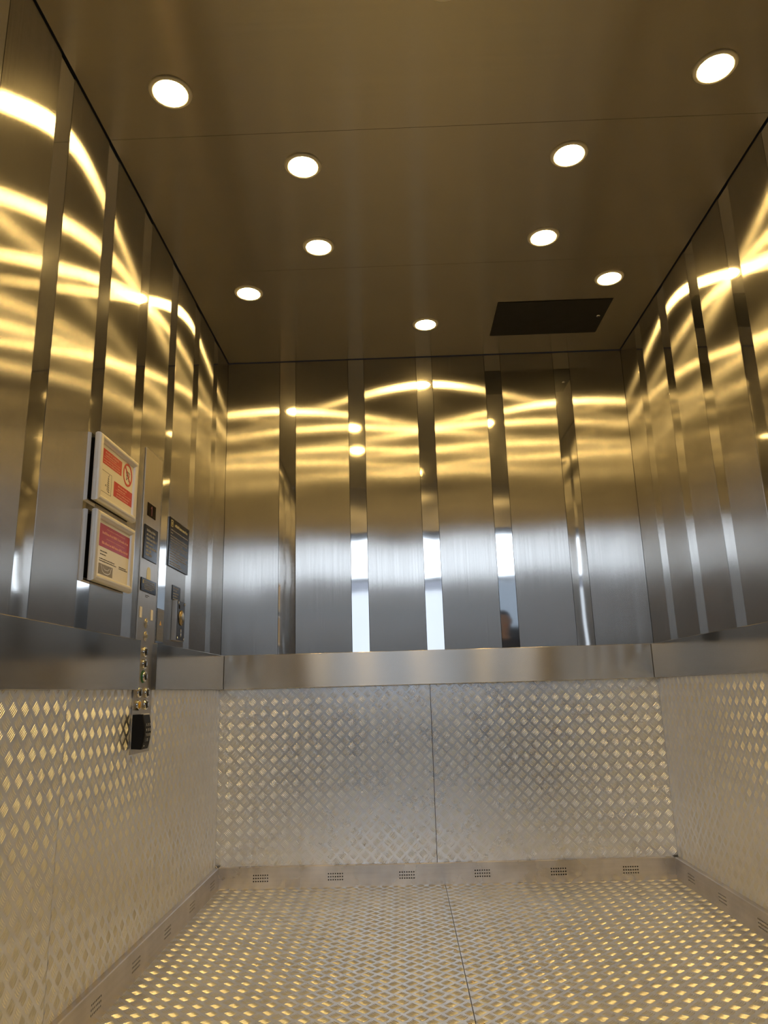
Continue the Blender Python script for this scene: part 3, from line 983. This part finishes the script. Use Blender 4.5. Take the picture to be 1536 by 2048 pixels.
pel = nv((0, 0, .95), (.13, .10))
sp1 = nv((0, 0, 1.10), (.125, .09), pel)
sp2 = nv((0, -.005, 1.27), (.14, .10), sp1)
sp3 = nv((0, -.01, 1.41), (.13, .085), sp2)
nk = nv((0, 0, 1.50), .052, sp3)
nk2 = nv((0, .012, 1.555), .052, nk)
jaw = nv((0, .035, 1.60), (.058, .066), nk2)
hd1 = nv((0, .025, 1.655), (.072, .088), jaw)
hd2 = nv((0, .015, 1.71), (.074, .090), hd1)
hd3 = nv((0, .010, 1.75), (.050, .062), hd2)
nose = nv((0, .112, 1.658), .011, hd1)
nv((0, .124, 1.643), .009, nose)
for sx in (-1, 1):
    nv((sx * .078, .0, 1.665), .014, hd1)
    sh = nv((sx * .175, -.01, 1.42), .058, sp3)
    el = nv((sx * .245, -.035, 1.13), .042, sh)
    fa = nv((sx * .262, .0, 1.00), .038, el)
    wr = nv((sx * .270, .045, .885), .026, fa)
    pm = nv((sx * .272, .060, .835), (.020, .034), wr)
    pe = nv((sx * .272, .068, .795), (.015, .036), pm)
    for k, (dy, ln) in enumerate(((-.030, .062), (-.010, .074), (.010, .078), (.030, .070))):
        f1_ = nv((sx * .272, .068 + dy, .772), .0095, pe)
        f2_ = nv((sx * .266, .074 + dy, .772 - ln * .5), .0088, f1_)
        nv((sx * .252, .078 + dy, .772 - ln * .95), .0075, f2_)
    th = nv((sx * .262, .098, .822), .011, pm)
    nv((sx * .252, .116, .790), .009, th)
    hp = nv((sx * .095, 0, .87), .088, pel)
    kn = nv((sx * .115, .015, .50), .058, hp)
    cf = nv((sx * .118, -.005, .34), .056, kn)
    an = nv((sx * .120, -.02, .10), .038, cf)
    ft = nv((sx * .125, .05, .045), .036, an)
    nv((sx * .135, .15, .035), .030, ft)
skin('body', V_, E_, R_, 'skin_tone', man)
V_, E_, R_ = [], [], []
a00 = nv((0, 0, .84), (.168, .132))
a0 = nv((0, 0, .95), (.156, .122), a00)
a1 = nv((0, 0, 1.10), (.148, .112), a0)
a2 = nv((0, -.005, 1.27), (.162, .122), a1)
a3 = nv((0, -.01, 1.40), (.150, .105), a2)
nv((0, 0, 1.485), (.070, .070), a3)
for sx in (-1, 1):
    b = nv((sx * .180, -.01, 1.42), .074, a3)
    c = nv((sx * .248, -.035, 1.13), .056, b)
    c = nv((sx * .263, .0, 1.00), .052, c)
    nv((sx * .269, .040, .900), .040, c)
skin('jumper', V_, E_, R_, 'jumper_navy', man)
V_, E_, R_ = [], [], []
a0 = nv((0, 0, .97), (.142, .110))
for sx in (-1, 1):
    b = nv((sx * .098, 0, .85), .102, a0)
    c = nv((sx * .116, .015, .50), .074, b)
    c = nv((sx * .120, -.005, .32), .072, c)
    nv((sx * .122, -.015, .09), .066, c)
skin('trousers', V_, E_, R_, 'trousers_dark', man)
for sx in (-1, 1):
    V_, E_, R_ = [], [], []
    a0 = nv((sx * .122, -.055, .050), .046)
    b = nv((sx * .126, .04, .052), .048, a0)
    c = nv((sx * .135, .13, .042), .042, b)
    nv((sx * .140, .185, .036), .032, c)
    skin('shoe', V_, E_, R_, 'shoe_black', man)
V_, E_, R_ = [], [], []
a0 = nv((0, -.045, 1.645), (.070, .055))
b = nv((0, -.022, 1.70), (.084, .086), a0)
c = nv((0, .000, 1.745), (.074, .090), b)
nv((0, .050, 1.752), (.055, .045), c)
skin('hair', V_, E_, R_, 'hair_dark', man)
for sx in (-1, 1):
    part('eye', MB().lathe((PX_ + sx * .030 / S, PY_ + .094 / S, 1.676 / S), (0, 1, 0), [(.010 / S, 0), (.008 / S, .004 / S), (.003 / S, .0065 / S)], 16), 'eye_white', man)
part('mouth', MB().bbox(PX_ - .022 / S, PX_ + .022 / S, PY_ + .092 / S, PY_ + .103 / S, 1.607 / S, 1.614 / S, .002), 'print_red', man)
